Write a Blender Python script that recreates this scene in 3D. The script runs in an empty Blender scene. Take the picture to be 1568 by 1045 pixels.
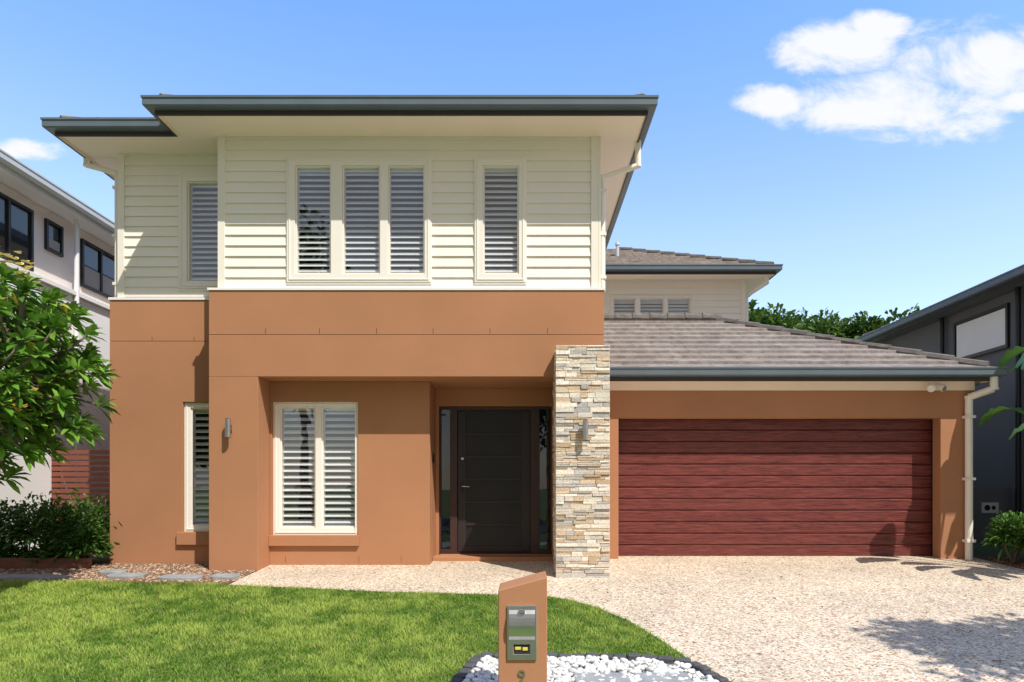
import bpy, math, random
import numpy as np
from mathutils import Vector, Matrix
random.seed(7); rng=np.random.default_rng(7)
scene=bpy.context.scene
col=scene.collection
CAMZ=1.08

# ---------------------------------------------------------------- materials
def nmat(name):
    m=bpy.data.materials.new(name); m.use_nodes=True
    nt=m.node_tree; b=nt.nodes['Principled BSDF']
    return m,nt,b
def rgb(c): return (c[0],c[1],c[2],1)
def surf(name,c,rough=.6,var=.12,vscale=1.5,bump=.0,bscale=60,metal=0,spec=.4,fine=0.0,bdist=.01):
    m,nt,b=nmat(name); N=nt.nodes; L=nt.links
    tc=N.new('ShaderNodeTexCoord')
    n=N.new('ShaderNodeTexNoise'); n.inputs['Scale'].default_value=vscale; n.inputs['Detail'].default_value=6; n.inputs['Roughness'].default_value=.6
    L.new(tc.outputs['Object'],n.inputs['Vector'])
    r=N.new('ShaderNodeMapRange'); r.inputs[1].default_value=.3; r.inputs[2].default_value=.7
    r.inputs[3].default_value=1-var; r.inputs[4].default_value=1+var
    L.new(n.outputs['Fac'],r.inputs[0])
    fac=r.outputs[0]
    if fine>0:
        n2=N.new('ShaderNodeTexNoise'); n2.inputs['Scale'].default_value=bscale; n2.inputs['Detail'].default_value=3
        L.new(tc.outputs['Object'],n2.inputs['Vector'])
        r2=N.new('ShaderNodeMapRange'); r2.inputs[1].default_value=.3; r2.inputs[2].default_value=.7
        r2.inputs[3].default_value=1-fine; r2.inputs[4].default_value=1+fine
        L.new(n2.outputs['Fac'],r2.inputs[0])
        mm=N.new('ShaderNodeMath'); mm.operation='MULTIPLY'; L.new(fac,mm.inputs[0]); L.new(r2.outputs[0],mm.inputs[1]); fac=mm.outputs[0]
    v=N.new('ShaderNodeVectorMath'); v.operation='SCALE'; v.inputs[0].default_value=c[:3]; L.new(fac,v.inputs['Scale'])
    L.new(v.outputs[0],b.inputs['Base Color'])
    b.inputs['Roughness'].default_value=rough; b.inputs['Metallic'].default_value=metal
    b.inputs['Specular IOR Level'].default_value=spec
    if bump>0:
        nb=N.new('ShaderNodeTexNoise'); nb.inputs['Scale'].default_value=bscale; nb.inputs['Detail'].default_value=4
        L.new(tc.outputs['Object'],nb.inputs['Vector'])
        bp=N.new('ShaderNodeBump'); bp.inputs['Strength'].default_value=bump; bp.inputs['Distance'].default_value=bdist
        L.new(nb.outputs['Fac'],bp.inputs['Height']); L.new(bp.outputs[0],b.inputs['Normal'])
    return m
def attrmat(name,rough=.55,trans=0.0,bump=0,bscale=80,spec=.3,var=0):
    m,nt,b=nmat(name); N=nt.nodes; L=nt.links
    a=N.new('ShaderNodeAttribute'); a.attribute_name='Col'
    src=a.outputs['Color']
    if var>0:
        n=N.new('ShaderNodeTexNoise'); n.inputs['Scale'].default_value=bscale; n.inputs['Detail'].default_value=4
        tc=N.new('ShaderNodeTexCoord'); L.new(tc.outputs['Object'],n.inputs['Vector'])
        r=N.new('ShaderNodeMapRange'); r.inputs[1].default_value=.3; r.inputs[2].default_value=.7; r.inputs[3].default_value=1-var; r.inputs[4].default_value=1+var
        L.new(n.outputs['Fac'],r.inputs[0])
        v=N.new('ShaderNodeVectorMath'); v.operation='SCALE'; L.new(src,v.inputs[0]); L.new(r.outputs[0],v.inputs['Scale']); src=v.outputs[0]
    L.new(src,b.inputs['Base Color'])
    b.inputs['Roughness'].default_value=rough; b.inputs['Specular IOR Level'].default_value=spec
    if bump>0:
        nb=N.new('ShaderNodeTexNoise'); nb.inputs['Scale'].default_value=bscale; nb.inputs['Detail'].default_value=5
        tc=N.new('ShaderNodeTexCoord'); L.new(tc.outputs['Object'],nb.inputs['Vector'])
        bp=N.new('ShaderNodeBump'); bp.inputs['Strength'].default_value=bump; bp.inputs['Distance'].default_value=.01
        L.new(nb.outputs['Fac'],bp.inputs['Height']); L.new(bp.outputs[0],b.inputs['Normal'])
    if trans>0:
        t=N.new('ShaderNodeBsdfTranslucent'); L.new(src,t.inputs['Color'])
        mx=N.new('ShaderNodeMixShader'); mx.inputs[0].default_value=trans
        L.new(b.outputs[0],mx.inputs[1]); L.new(t.outputs[0],mx.inputs[2])
        L.new(mx.outputs[0],N['Material Output'].inputs['Surface'])
    return m

M_render=surf('terracotta_render',(.435,.205,.105),.8,.07,.7,.25,140,fine=.03,spec=.2)
M_board=surf('cream_weatherboard',(.89,.825,.73),.5,.03,.9,.05,90,spec=.35)
M_trim=surf('cream_trim',(.88,.81,.70),.45,.02,1)
M_white=surf('white_trim',(.86,.83,.79),.4,.02,1)
M_soffit=surf('soffit_paint',(.92,.79,.66),.6,.03,1.2)
M_gutter=surf('slate_gutter',(.12,.15,.175),.35,.08,3,spec=.5)
M_fascia=surf('dark_fascia',(.055,.045,.040),.5,.05,2)
M_frame=surf('window_frame_paint',(.89,.82,.73),.35,.02,1)
M_shut=surf('shutter_white',(.90,.88,.84),.4,.02,1)
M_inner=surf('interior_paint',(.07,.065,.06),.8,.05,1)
M_dark=surf('dark_gap',(.03,.025,.022),.8,.05,2)
M_metal=surf('stainless_steel',(.55,.54,.52),.28,.06,8,metal=1)
M_doorfr=surf('door_frame_stain',(.055,.026,.022),.4,.15,6)
M_doorpan=surf('door_panel_dark',(.016,.012,.013),.35,.2,3,spec=.35)
M_doorrail=surf('door_rail_dark',(.030,.021,.021),.45,.1,3)
M_black=surf('black_metal',(.02,.02,.02),.35,.05,3)
M_nwhite=surf('neighbour_render',(.80,.72,.66),.8,.04,.8,.2,120)
M_nwhite2=surf('neighbour_render_white',(.84,.82,.81),.8,.04,.8,.2,120)
M_ngut=surf('neighbour_gutter',(.55,.56,.55),.4,.03,1)
M_ndark=surf('charcoal_render',(.145,.148,.155),.8,.10,.8,.2,120)
M_slatred=surf('redbrown_slat',(.24,.075,.045),.6,.12,5)
M_mulchbase=surf('mulch_soil',(.20,.11,.07),.95,.3,9,.9,70,fine=.4,bdist=.03)
M_bark=surf('bark',(.20,.16,.12),.9,.25,8,.6,40)
M_stonepav=surf('grey_stone_paver',(.28,.29,.29),.8,.2,5,.4,50,fine=.12)
M_ground=surf('ground_soil_grass',(.09,.13,.04),.95,.3,.6,.5,30,fine=.25)
M_asphalt=surf('asphalt',(.055,.055,.055),.9,.2,1.2,.5,150,fine=.25)
M_conc=surf('concrete',(.38,.36,.33),.9,.1,1.0,.3,120,fine=.08)
M_paper=surf('label_yellow',(.7,.6,.1),.6,.05,3)
M_tank=surf('sign_white',(.7,.7,.7),.5,.05,3)
M_pale=surf('pale_window_panel',(.85,.82,.76),.5,.04,2)

def glass_mat(name,tint,refl):
    m,nt,b=nmat(name); N=nt.nodes; L=nt.links
    N.remove(b)
    g=N.new('ShaderNodeBsdfGlossy'); g.inputs['Roughness'].default_value=.01; g.inputs['Color'].default_value=(.92,.95,1,1)
    t=N.new('ShaderNodeBsdfTransparent'); t.inputs['Color'].default_value=rgb(tint)
    # two-sided Schlick reflectance so that the thin pane behaves alike from inside and outside
    geo=N.new('ShaderNodeNewGeometry'); dt=N.new('ShaderNodeVectorMath'); dt.operation='DOT_PRODUCT'
    L.new(geo.outputs['Incoming'],dt.inputs[0]); L.new(geo.outputs['Normal'],dt.inputs[1])
    def mt(op,x,y=None):
        q=N.new('ShaderNodeMath'); q.operation=op
        if isinstance(x,(int,float)): q.inputs[0].default_value=x
        else: L.new(x,q.inputs[0])
        if y is not None:
            if isinstance(y,(int,float)): q.inputs[1].default_value=y
            else: L.new(y,q.inputs[1])
        return q.outputs[0]
    s=mt('POWER',mt('SUBTRACT',1.0,mt('ABSOLUTE',dt.outputs['Value'])),5.0)
    a=mt('ADD',mt('MULTIPLY',s,.9),.06+refl)
    mx=N.new('ShaderNodeMixShader'); L.new(a,mx.inputs[0]); L.new(t.outputs[0],mx.inputs[1]); L.new(g.outputs[0],mx.inputs[2])
    n=N.new('ShaderNodeTexNoise'); n.inputs['Scale'].default_value=2.2
    tc=N.new('ShaderNodeTexCoord'); L.new(tc.outputs['Object'],n.inputs['Vector'])
    bp=N.new('ShaderNodeBump'); bp.inputs['Strength'].default_value=.04; bp.inputs['Distance'].default_value=.05
    L.new(n.outputs['Fac'],bp.inputs['Height']); L.new(bp.outputs[0],g.inputs['Normal'])
    L.new(mx.outputs[0],N['Material Output'].inputs['Surface'])
    return m
M_glass=glass_mat('window_glass',(.90,.92,.94),.10)
M_dglass=glass_mat('frosted_sidelight',(.30,.34,.36),.02)
M_nglass=surf('dark_window_glass',(.02,.025,.03),.05,.1,1,spec=.8)

def wood_mat():
    m,nt,b=nmat('mahogany_woodgrain'); N=nt.nodes; L=nt.links
    tc=N.new('ShaderNodeTexCoord'); mp=N.new('ShaderNodeMapping'); mp.inputs['Scale'].default_value=(1.2,1,26)
    L.new(tc.outputs['Object'],mp.inputs[0])
    n=N.new('ShaderNodeTexNoise'); n.inputs['Scale'].default_value=3; n.inputs['Detail'].default_value=8; n.inputs['Roughness'].default_value=.7; n.inputs['Distortion'].default_value=.7
    L.new(mp.outputs[0],n.inputs[0])
    cr=N.new('ShaderNodeValToRGB'); e=cr.color_ramp.elements
    e[0].position=.34; e[0].color=(.055,.011,.010,1); e[1].position=.68; e[1].color=(.27,.068,.056,1)
    L.new(n.outputs['Fac'],cr.inputs[0]); L.new(cr.outputs[0],b.inputs['Base Color'])
    b.inputs['Roughness'].default_value=.36; b.inputs['Specular IOR Level'].default_value=.4
    bp=N.new('ShaderNodeBump'); bp.inputs['Strength'].default_value=.2; bp.inputs['Distance'].default_value=.004
    L.new(n.outputs['Fac'],bp.inputs['Height']); L.new(bp.outputs[0],b.inputs['Normal'])
    return m
M_wood=wood_mat()

def tile_mat():
    m,nt,b=nmat('concrete_roof_tile'); N=nt.nodes; L=nt.links
    uv=N.new('ShaderNodeUVMap'); uv.uv_map='UVMap'
    br=N.new('ShaderNodeTexBrick'); br.inputs['Scale'].default_value=1; br.inputs['Brick Width'].default_value=1; br.inputs['Row Height'].default_value=1
    br.inputs['Mortar Size'].default_value=.014; br.inputs['Mortar Smooth'].default_value=.3
    br.inputs['Color1'].default_value=(.225,.185,.158,1); br.inputs['Color2'].default_value=(.28,.235,.205,1); br.inputs['Mortar'].default_value=(.14,.118,.10,1)
    br.offset=.5
    L.new(uv.outputs[0],br.inputs['Vector'])
    n=N.new('ShaderNodeTexNoise'); n.inputs['Scale'].default_value=9; n.inputs['Detail'].default_value=8
    tc=N.new('ShaderNodeTexCoord'); L.new(tc.outputs['Object'],n.inputs['Vector'])
    r=N.new('ShaderNodeMapRange'); r.inputs[1].default_value=.3; r.inputs[2].default_value=.7; r.inputs[3].default_value=.72; r.inputs[4].default_value=1.28
    L.new(n.outputs['Fac'],r.inputs[0])
    v=N.new('ShaderNodeVectorMath'); v.operation='SCALE'; L.new(br.outputs['Color'],v.inputs[0]); L.new(r.outputs[0],v.inputs['Scale'])
    L.new(v.outputs[0],b.inputs['Base Color']); b.inputs['Roughness'].default_value=.75
    bp=N.new('ShaderNodeBump'); bp.inputs['Strength'].default_value=.5; bp.inputs['Distance'].default_value=.01
    L.new(n.outputs['Fac'],bp.inputs['Height']); L.new(bp.outputs[0],b.inputs['Normal'])
    return m
M_tile=tile_mat()

def aggregate_mat():
    m,nt,b=nmat('exposed_aggregate'); N=nt.nodes; L=nt.links
    tc=N.new('ShaderNodeTexCoord')
    vo=N.new('ShaderNodeTexVoronoi'); vo.inputs['Scale'].default_value=60
    L.new(tc.outputs['Object'],vo.inputs['Vector'])
    sp=N.new('ShaderNodeSeparateColor'); L.new(vo.outputs['Color'],sp.inputs[0])
    cr=N.new('ShaderNodeValToRGB'); cr.color_ramp.interpolation='LINEAR'
    els=cr.color_ramp.elements; els[0].position=0; els[0].color=(.20,.13,.08,1); els[1].position=1; els[1].color=(.84,.74,.60,1)
    for p,c in ((.15,(.42,.30,.20,1)),(.45,(.63,.50,.36,1)),(.7,(.68,.58,.44,1))):
        e=els.new(p); e.color=c
    L.new(sp.outputs[0],cr.inputs[0])
    n=N.new('ShaderNodeTexNoise'); n.inputs['Scale'].default_value=.9; n.inputs['Detail'].default_value=9; n.inputs['Roughness'].default_value=.65
    L.new(tc.outputs['Object'],n.inputs['Vector'])
    r=N.new('ShaderNodeMapRange'); r.inputs[1].default_value=.3; r.inputs[2].default_value=.7; r.inputs[3].default_value=.82; r.inputs[4].default_value=1.10
    L.new(n.outputs['Fac'],r.inputs[0])
    v=N.new('ShaderNodeVectorMath'); v.operation='SCALE'; L.new(cr.outputs[0],v.inputs[0]); L.new(r.outputs[0],v.inputs['Scale'])
    L.new(v.outputs[0],b.inputs['Base Color']); b.inputs['Roughness'].default_value=.85
    bp=N.new('ShaderNodeBump'); bp.inputs['Strength'].default_value=.75; bp.inputs['Distance'].default_value=.006; bp.invert=True
    L.new(vo.outputs['Distance'],bp.inputs['Height']); L.new(bp.outputs[0],b.inputs['Normal'])
    return m
M_agg=aggregate_mat()
M_stone=attrmat('stacked_stone',.85,0,.7,45,var=.18)
M_leaf=attrmat('leaf_green',.38,.25,spec=.5)
M_leafm=attrmat('leaf_matt',.6,.25,spec=.25)
M_grass=attrmat('grass_blade',.6,.3,spec=.2)
M_chip=attrmat('bark_chip',.9)
M_pebble=attrmat('white_pebble',.6,0,.3,60)
M_petal=attrmat('flower_petal',.5,.2)

# ---------------------------------------------------------------- mesh builder
def empty(name,loc=(0,0,0)):
    o=bpy.data.objects.new(name,None); o.location=loc; o.empty_display_size=.3; col.objects.link(o); return o
class MB:
    def __init__(s): s.v=[];s.f=[];s.m=[];s.uv=[];s.c=[];s.M=Matrix.Identity(4)
    def add(s,vs,fs,m=0,uvs=None,c=None):
        o=len(s.v)
        for p in vs: s.v.append(tuple(s.M@Vector(p)))
        for i,f in enumerate(fs):
            s.f.append(tuple(o+k for k in f)); s.m.append(m)
            s.uv.append(uvs[i] if uvs else [(0,0)]*len(f)); s.c.append(c or (1,1,1))
    def box(s,x0,x1,y0,y1,z0,z1,m=0,c=None):
        vs=[(x0,y0,z0),(x1,y0,z0),(x1,y1,z0),(x0,y1,z0),(x0,y0,z1),(x1,y0,z1),(x1,y1,z1),(x0,y1,z1)]
        s.add(vs,[(3,2,1,0),(4,5,6,7),(0,1,5,4),(1,2,6,5),(2,3,7,6),(3,0,4,7)],m,c=c)
    def holes(s,x0,x1,y0,y1,z0,z1,hs,m=0):
        """slab in the XZ plane with rectangular openings (x0,x1,z0,z1); one closed skin"""
        xs=sorted({x0,x1}|{min(max(h[i],x0),x1) for h in hs for i in (0,1)})
        zs=sorted({z0,z1}|{min(max(h[i],z0),z1) for h in hs for i in (2,3)})
        def solid(i,j):
            if i<0 or j<0 or i>=len(xs)-1 or j>=len(zs)-1: return False
            cx=(xs[i]+xs[i+1])/2; cz=(zs[j]+zs[j+1])/2
            return not any(h[0]<cx<h[1] and h[2]<cz<h[3] for h in hs)
        for i in range(len(xs)-1):
            for j in range(len(zs)-1):
                if not solid(i,j): continue
                a,b,c,d=xs[i],xs[i+1],zs[j],zs[j+1]
                vs=[(a,y0,c),(b,y0,c),(b,y1,c),(a,y1,c),(a,y0,d),(b,y0,d),(b,y1,d),(a,y1,d)]
                fs=[(0,1,5,4),(2,3,7,6)]
                if not solid(i,j-1): fs.append((3,2,1,0))
                if not solid(i,j+1): fs.append((4,5,6,7))
                if not solid(i+1,j): fs.append((1,2,6,5))
                if not solid(i-1,j): fs.append((3,0,4,7))
                s.add(vs,fs,m)
    def tube(s,p,q,r0,r1,m=0,n=8,c=None,caps=True):
        p=Vector(p);q=Vector(q);d=(q-p)
        if d.length<1e-6: return
        d.normalize(); a=d.orthogonal().normalized(); b=d.cross(a)
        vs=[];fs=[]
        for k in range(n):
            t=2*math.pi*k/n; o=a*math.cos(t)+b*math.sin(t)
            vs.append(p+o*r0); vs.append(q+o*r1)
        for k in range(n):
            j=(k+1)%n; fs.append((2*k,2*j,2*j+1,2*k+1))
        if caps: fs.append(tuple(2*k for k in range(n))[::-1]); fs.append(tuple(2*k+1 for k in range(n)))
        s.add(vs,fs,m,c=c)
    def build(s,name,mats,parent=None,bevel=0,smooth=False):
        me=bpy.data.meshes.new(name); me.from_pydata(s.v,[],s.f)
        for mt in mats: me.materials.append(mt)
        me.polygons.foreach_set('material_index',s.m)
        ul=me.uv_layers.new(name='UVMap'); flat=[c for u in s.uv for p in u for c in p]; ul.data.foreach_set('uv',flat)
        ca=me.color_attributes.new('Col','FLOAT_COLOR','CORNER')
        cc=[]
        for f,c in zip(s.f,s.c): cc.extend((c[0],c[1],c[2],1.0)*len(f))
        ca.data.foreach_set('color',cc)
        if smooth: me.polygons.foreach_set('use_smooth',[True]*len(s.f))
        me.update()
        o=bpy.data.objects.new(name,me); col.objects.link(o)
        if parent: o.parent=parent
        if bevel>0:
            b=o.modifiers.new('bevel','BEVEL'); b.width=bevel; b.segments=1; b.limit_method='ANGLE'
        return o

def mesh_np(name,verts,faces,cols,mats,parent=None,smooth=False):
    me=bpy.data.meshes.new(name); k=faces.shape[1]
    me.vertices.add(len(verts)); me.vertices.foreach_set('co',verts.astype(np.float32).ravel())
    me.loops.add(faces.size); me.loops.foreach_set('vertex_index',faces.astype(np.int32).ravel())
    me.polygons.add(len(faces)); me.polygons.foreach_set('loop_start',np.arange(len(faces),dtype=np.int32)*k)
    me.update(calc_edges=True)
    if smooth: me.polygons.foreach_set('use_smooth',np.ones(len(faces),dtype=bool))
    ca=me.color_attributes.new('Col','FLOAT_COLOR','POINT')
    c4=np.ones((len(verts),4),dtype=np.float32); c4[:,:3]=cols; ca.data.foreach_set('color',c4.ravel())
    for m in mats: me.materials.append(m)
    me.validate()
    o=bpy.data.objects.new(name,me); col.objects.link(o)
    if parent: o.parent=parent
    return o

def leaves(name,pos,dirs,L,W,cols,mat,parent=None,droop=.25,fold=.18,smooth=False):
    n=len(pos); d=dirs/np.linalg.norm(dirs,axis=1)[:,None]
    up=np.tile(np.array([0,0,1.]),(n,1))+rng.normal(0,.35,(n,3))
    s=np.cross(d,up); s/=np.linalg.norm(s,axis=1)[:,None]+1e-9
    nrm=np.cross(s,d)
    L=np.broadcast_to(L,(n,))[:,None]; W=np.broadcast_to(W,(n,))[:,None]
    V=[]
    for t,w in ((0,.12),(.35,.85),(.7,1.0),(1,.06)):
        c=pos+d*L*t+np.array([0,0,-1.])*L*droop*t*t
        V+= [c-s*W*.5*w+nrm*W*fold*w, c, c+s*W*.5*w+nrm*W*fold*w]
    V=np.stack(V,1).reshape(-1,3)
    base=np.arange(n)[:,None]*12
    F=[]
    for k in range(3):
        a=k*3
        F.append(base+np.array([[a,a+1,a+4,a+3]])); F.append(base+np.array([[a+1,a+2,a+5,a+4]]))
    F=np.stack(F,1).reshape(-1,4)
    return mesh_np(name,V,F,np.repeat(cols,12,axis=0),[mat],parent,smooth)

def jitter_cols(n,c0,c1,s=.15):
    t=rng.random((n,1)); c=np.array(c0)*(1-t)+np.array(c1)*t
    return np.clip(c*(1+rng.normal(0,s,(n,1))),.005,1)

def gz(y):
    if y>=10.4: return 0.0
    if y>=8.7: return -.06*(10.4-y)
    if y>=3.0: return -.102-.1*(8.7-y)
    return -.672
gzv=np.vectorize(gz)

def sweep(mb,pts,prof,closed,mats,uvcourse=False):
    n=len(pts); P=[Vector(p) for p in pts]
    E=[]
    for i in range(n if closed else n-1):
        d=(P[(i+1)%n]-P[i]).normalized(); E.append((d,Vector((-d.y,d.x))))
    mit=[]
    for i in range(n):
        if closed: a=E[(i-1)%n][1]; b=E[i][1]
        else: a=E[max(i-1,0)][1]; b=E[min(i,n-2)][1]
        mit.append((a+b)/(1+a.dot(b)))
    for k in range(len(prof)-1):
        (d0,z0),(d1,z1)=prof[k],prof[k+1]; m=mats[k]
        for i in range(len(E)):
            j=(i+1)%n; d=E[i][0]
            q=[P[i]+mit[i]*d0,P[j]+mit[j]*d0,P[j]+mit[j]*d1,P[i]+mit[i]*d1]
            vs=[(q[0].x,q[0].y,z0),(q[1].x,q[1].y,z0),(q[2].x,q[2].y,z1),(q[3].x,q[3].y,z1)]
            vv=[k*.5+.06,k*.5+.06,k*.5+.94,k*.5+.94]
            u=[q[t].dot(d)/.33 for t in range(4)]
            mb.add(vs,[(0,1,2,3)],m,uvs=[[(u[t],vv[t]) for t in range(4)]])
    return mit,P

def tile_profile(start,z,total,pitch,step=.30,lip=.048):
    pr=[];d=start;t=math.tan(pitch)
    base=z
    while d<total-1e-4:
        d2=min(d+step,total)
        pr.append((d,base+(d-start)*t+lip)); pr.append((d2,base+(d2-start)*t+.004))
        d=d2
    return pr

def roof(parent,name,pts,closed,zg,total,pitch,soffit_in,mg=None,ms=None,mf=None):
    """gutter + fascia + soffit + stepped tile courses around an eave line; zg = gutter top"""
    mb=MB()
    zs=zg-.16
    gp=[(soffit_in,zs),(.13,zs),(.13,zs-.03),(.105,zs-.03),(.105,zs+.028),(.012,zs+.034),(0,zs+.05),(0,zg-.03),(-.012,zg-.026),(-.012,zg),(.012,zg),(.012,zg-.03),(.11,zg-.05)]
    gm=[1,1,2,2,0,0,0,0,0,0,0,0]
    sweep(mb,pts,gp,closed,gm)
    mb.build(name+'_gutter_and_soffit',[mg or M_gutter,ms or M_soffit,mf or M_fascia],parent)
    mb=MB(); pr=tile_profile(.06,zg-.04,total,pitch)
    sweep(mb,pts,pr,closed,[0]*(len(pr)-1))
    t=math.tan(pitch); zt=zg-.04+(total-.06)*t
    mit,P=sweep(MB(),pts,[(0,0),(1,1)],closed,[0])
    if closed:
        top=[(P[i].x+mit[i].x*total,P[i].y+mit[i].y*total,zt) for i in range(len(P))]
        mb.add(top,[tuple(range(len(P)))],0,uvs=[[(0.5,.5)]*len(P)])
    # hip caps
    rngs=range(len(P)) if closed else range(1,len(P)-1)
    for i in rngs:
        m=mit[i]
        ns=int(total/.3)
        pa=P[i]; pb=P[(i+1)%len(P)]; pc=P[(i-1)%len(P)]
        d1=(pa-pc).normalized(); d2=(pb-pa).normalized()
        if d1.x*d2.y-d1.y*d2.x<0: continue
        for k in range(ns):
            s0=.16+k*(total-.16)/ns; s1=s0+(total-.16)/ns+.02
            q0=Vector((pa.x+m.x*s0,pa.y+m.y*s0,zg+(s0-.06)*t-.016)); q1=Vector((pa.x+m.x*s1,pa.y+m.y*s1,zg+(s1-.06)*t-.030))
            mb.tube(q0,q1,.08,.07,0,8)
    mb.build(name+'_roof_tiles',[M_tile],parent)
    return zt

def boards(mb,x0,x1,z0,z1,y,hs,m=0,h=.145,t0=.03,t1=.008):
    z=z0
    while z<z1-1e-4:
        zt=min(z+h,z1)
        cuts=sorted({z,zt}|{v for H in hs for v in (H[2],H[3]) if z<v<zt})
        for a,b in zip(cuts[:-1],cuts[1:]):
            zc=(a+b)/2; iv=[(x0,x1)]
            for H in hs:
                if H[2]<zc<H[3]:
                    nv=[]
                    for p,q in iv:
                        if H[1]<=p or H[0]>=q: nv.append((p,q)); continue
                        if H[0]>p: nv.append((p,H[0]))
                        if H[1]<q: nv.append((H[1],q))
                    iv=nv
            ta=t0+(t1-t0)*(a-z)/h; tb=t0+(t1-t0)*(b-z)/h
            for p,q in iv:
                vs=[(p,y,a),(q,y,a),(q,y-ta,a),(p,y-ta,a),(p,y,b),(q,y,b),(q,y-tb,b),(p,y-tb,b)]
                mb.add(vs,[(0,1,2,3),(3,2,6,7),(4,5,6,7)[::-1],(0,3,7,4),(1,5,6,2)],m)
        z+=h

# ---------------------------------------------------------------- the house
house=empty('two_storey_house')
def window(name,y,outer,panes,proud=.035,shutter=True,sp=.078,tilt=22,depth=.05,parent=None,sash=.020,lw=.066,grow=.022):
    parent=parent or house
    panes=[(p[0]-grow,p[1]+grow,p[2]-grow,p[3]+grow) for p in panes]
    W=MB()
    W.holes(outer[0],outer[1],y-proud,y+.05,outer[2],outer[3],panes)
    # stepped architrave lip
    W.holes(outer[0]-.012,outer[1]+.012,y-proud+.012,y-.002,outer[2]-.03,outer[3]+.012,[(outer[0]+.002,outer[1]-.002,outer[2]+.002,outer[3]-.002)])
    # raised bead round the frame
    W.holes(outer[0]+.028,outer[1]-.028,y-proud-.010,y-proud+.004,outer[2]+.028,outer[3]-.028,[(outer[0]+.045,outer[1]-.045,outer[2]+.045,outer[3]-.045)])
    for p in panes:
        W.holes(p[0]+.001,p[1]-.001,y-proud+.022,y+.035,p[2]+.001,p[3]-.001,[(p[0]+sash,p[1]-sash,p[2]+sash,p[3]-sash)])
    W.build(name+'_frame',[M_frame],parent,bevel=.003)
    G=MB()
    for p in panes:
        G.add([(p[0]+.01,y+.012,p[2]+.01),(p[1]-.01,y+.012,p[2]+.01),(p[1]-.01,y+.012,p[3]-.01),(p[0]+.01,y+.012,p[3]-.01)],[(0,1,2,3)])
    G.build(name+'_glass',[M_glass],parent)
    if shutter:
        S=MB()
        for p in panes:
            a,b,c,d=p[0]-.03,p[1]+.03,p[2]-.03,p[3]+.03
            ys=y+depth+.03
            S.holes(a,b,ys,ys+.03,c,d,[(a+.052,b-.052,c+.075,d-.075)])
            z=c+.07+sp*.5; ti=math.radians(tilt+random.uniform(-3,3))
            while z<d-.07:
                t2=ti+math.radians(random.uniform(-1.2,1.2))
                dy=math.cos(t2)*lw*.5; dz=math.sin(t2)*lw*.5; th=.005
                yc=ys+.018
                vs=[(a+.053,yc-dy,z-dz-th),(b-.053,yc-dy,z-dz-th),(b-.053,yc+dy,z+dz-th),(a+.053,yc+dy,z+dz-th),
                    (a+.053,yc-dy,z-dz+th),(b-.053,yc-dy,z-dz+th),(b-.053,yc+dy,z+dz+th),(a+.053,yc+dy,z+dz+th)]
                S.add(vs,[(3,2,1,0),(4,5,6,7),(0,1,5,4),(1,2,6,5),(2,3,7,6),(3,0,4,7)])
                z+=sp
        S.build(name+'_shutters',[M_shut],parent)

# --- rendered lower walls
R=MB()
wl=(-4.862,-4.34,.4256,2.286)
R.holes(-5.909,-4.25,9.77,9.97,-.25,3.152,[wl])
R.box(-5.909,-4.25,9.77,9.97,3.158,3.745)
R.box(-5.90,-4.26,9.778,9.96,3.10,3.2)
R.box(-5.909,-5.71,9.971,23,-.25,3.745)
R.box(-4.25,-3.585,9.25,9.97,-.25,2.566)                      # front pier
ww=(-3.548,-2.334,.385,2.284)
R.holes(-3.585,-1.315,9.68,9.88,-.25,2.566,[ww])
R.box(-1.515,-1.315,9.881,10.55,-.25,2.566)
R.holes(-1.315,.95,10.33,10.53,-.25,2.566,[(-1.265,.445,-.1,2.295)])
R.box(-4.25,1.106,9.25,10.6,2.567,3.130)                       # band
R.box(-4.25,1.106,9.25,10.6,3.136,3.735)
R.box(-4.242,1.098,9.258,10.59,3.10,3.16)
R.box(.92,1.10,9.50,15.9,-.25,3.73)
R.box(-5.7,1.0,22.8,23,-.25,3.745)
R.box(-5.909,-4.25,9.971,10.6,3.25,3.744)
# sills
R.box(-3.583,-2.31,9.63,9.70,.237,.384); R.box(-4.93,-4.255,9.72,9.79,.245,.424)
# garage walls
R.holes(1.101,6.735,10.20,10.40,-.2,2.70,[(1.435,6.247,-.3,2.105)])
R.box(6.535,6.735,10.401,16.2,-.2,2.70); R.box(1.11,6.53,16.0,16.2,-.2,2.7)
R.build('rendered_walls',[M_render],house,bevel=.004)
T=MB()
for x in (-3.48,-2.75,-1.975,-1.21,-.44,.34): T.box(x-.003,x+.003,9.2485,9.256,3.145,3.225)
for x in (-5.3,-4.7): T.box(x-.003,x+.003,9.7685,9.776,3.165,3.22)
for x in (-3.36,-2.32,-1.72): T.box(x-.002,x+.002,9.6785,9.69,0,.09)
T.build('render_joints',[M_doorfr],house)

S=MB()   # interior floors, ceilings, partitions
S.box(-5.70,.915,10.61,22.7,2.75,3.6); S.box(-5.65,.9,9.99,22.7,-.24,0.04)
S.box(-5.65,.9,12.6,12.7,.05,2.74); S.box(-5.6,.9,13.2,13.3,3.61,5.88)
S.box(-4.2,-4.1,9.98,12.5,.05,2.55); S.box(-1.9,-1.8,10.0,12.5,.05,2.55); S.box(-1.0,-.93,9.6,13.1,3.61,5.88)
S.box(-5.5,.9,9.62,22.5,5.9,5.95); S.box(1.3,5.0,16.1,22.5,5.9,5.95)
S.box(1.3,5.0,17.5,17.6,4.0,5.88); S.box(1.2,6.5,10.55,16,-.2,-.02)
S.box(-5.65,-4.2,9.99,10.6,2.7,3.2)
S.build('interior_partitions',[M_inner],house)

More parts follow.
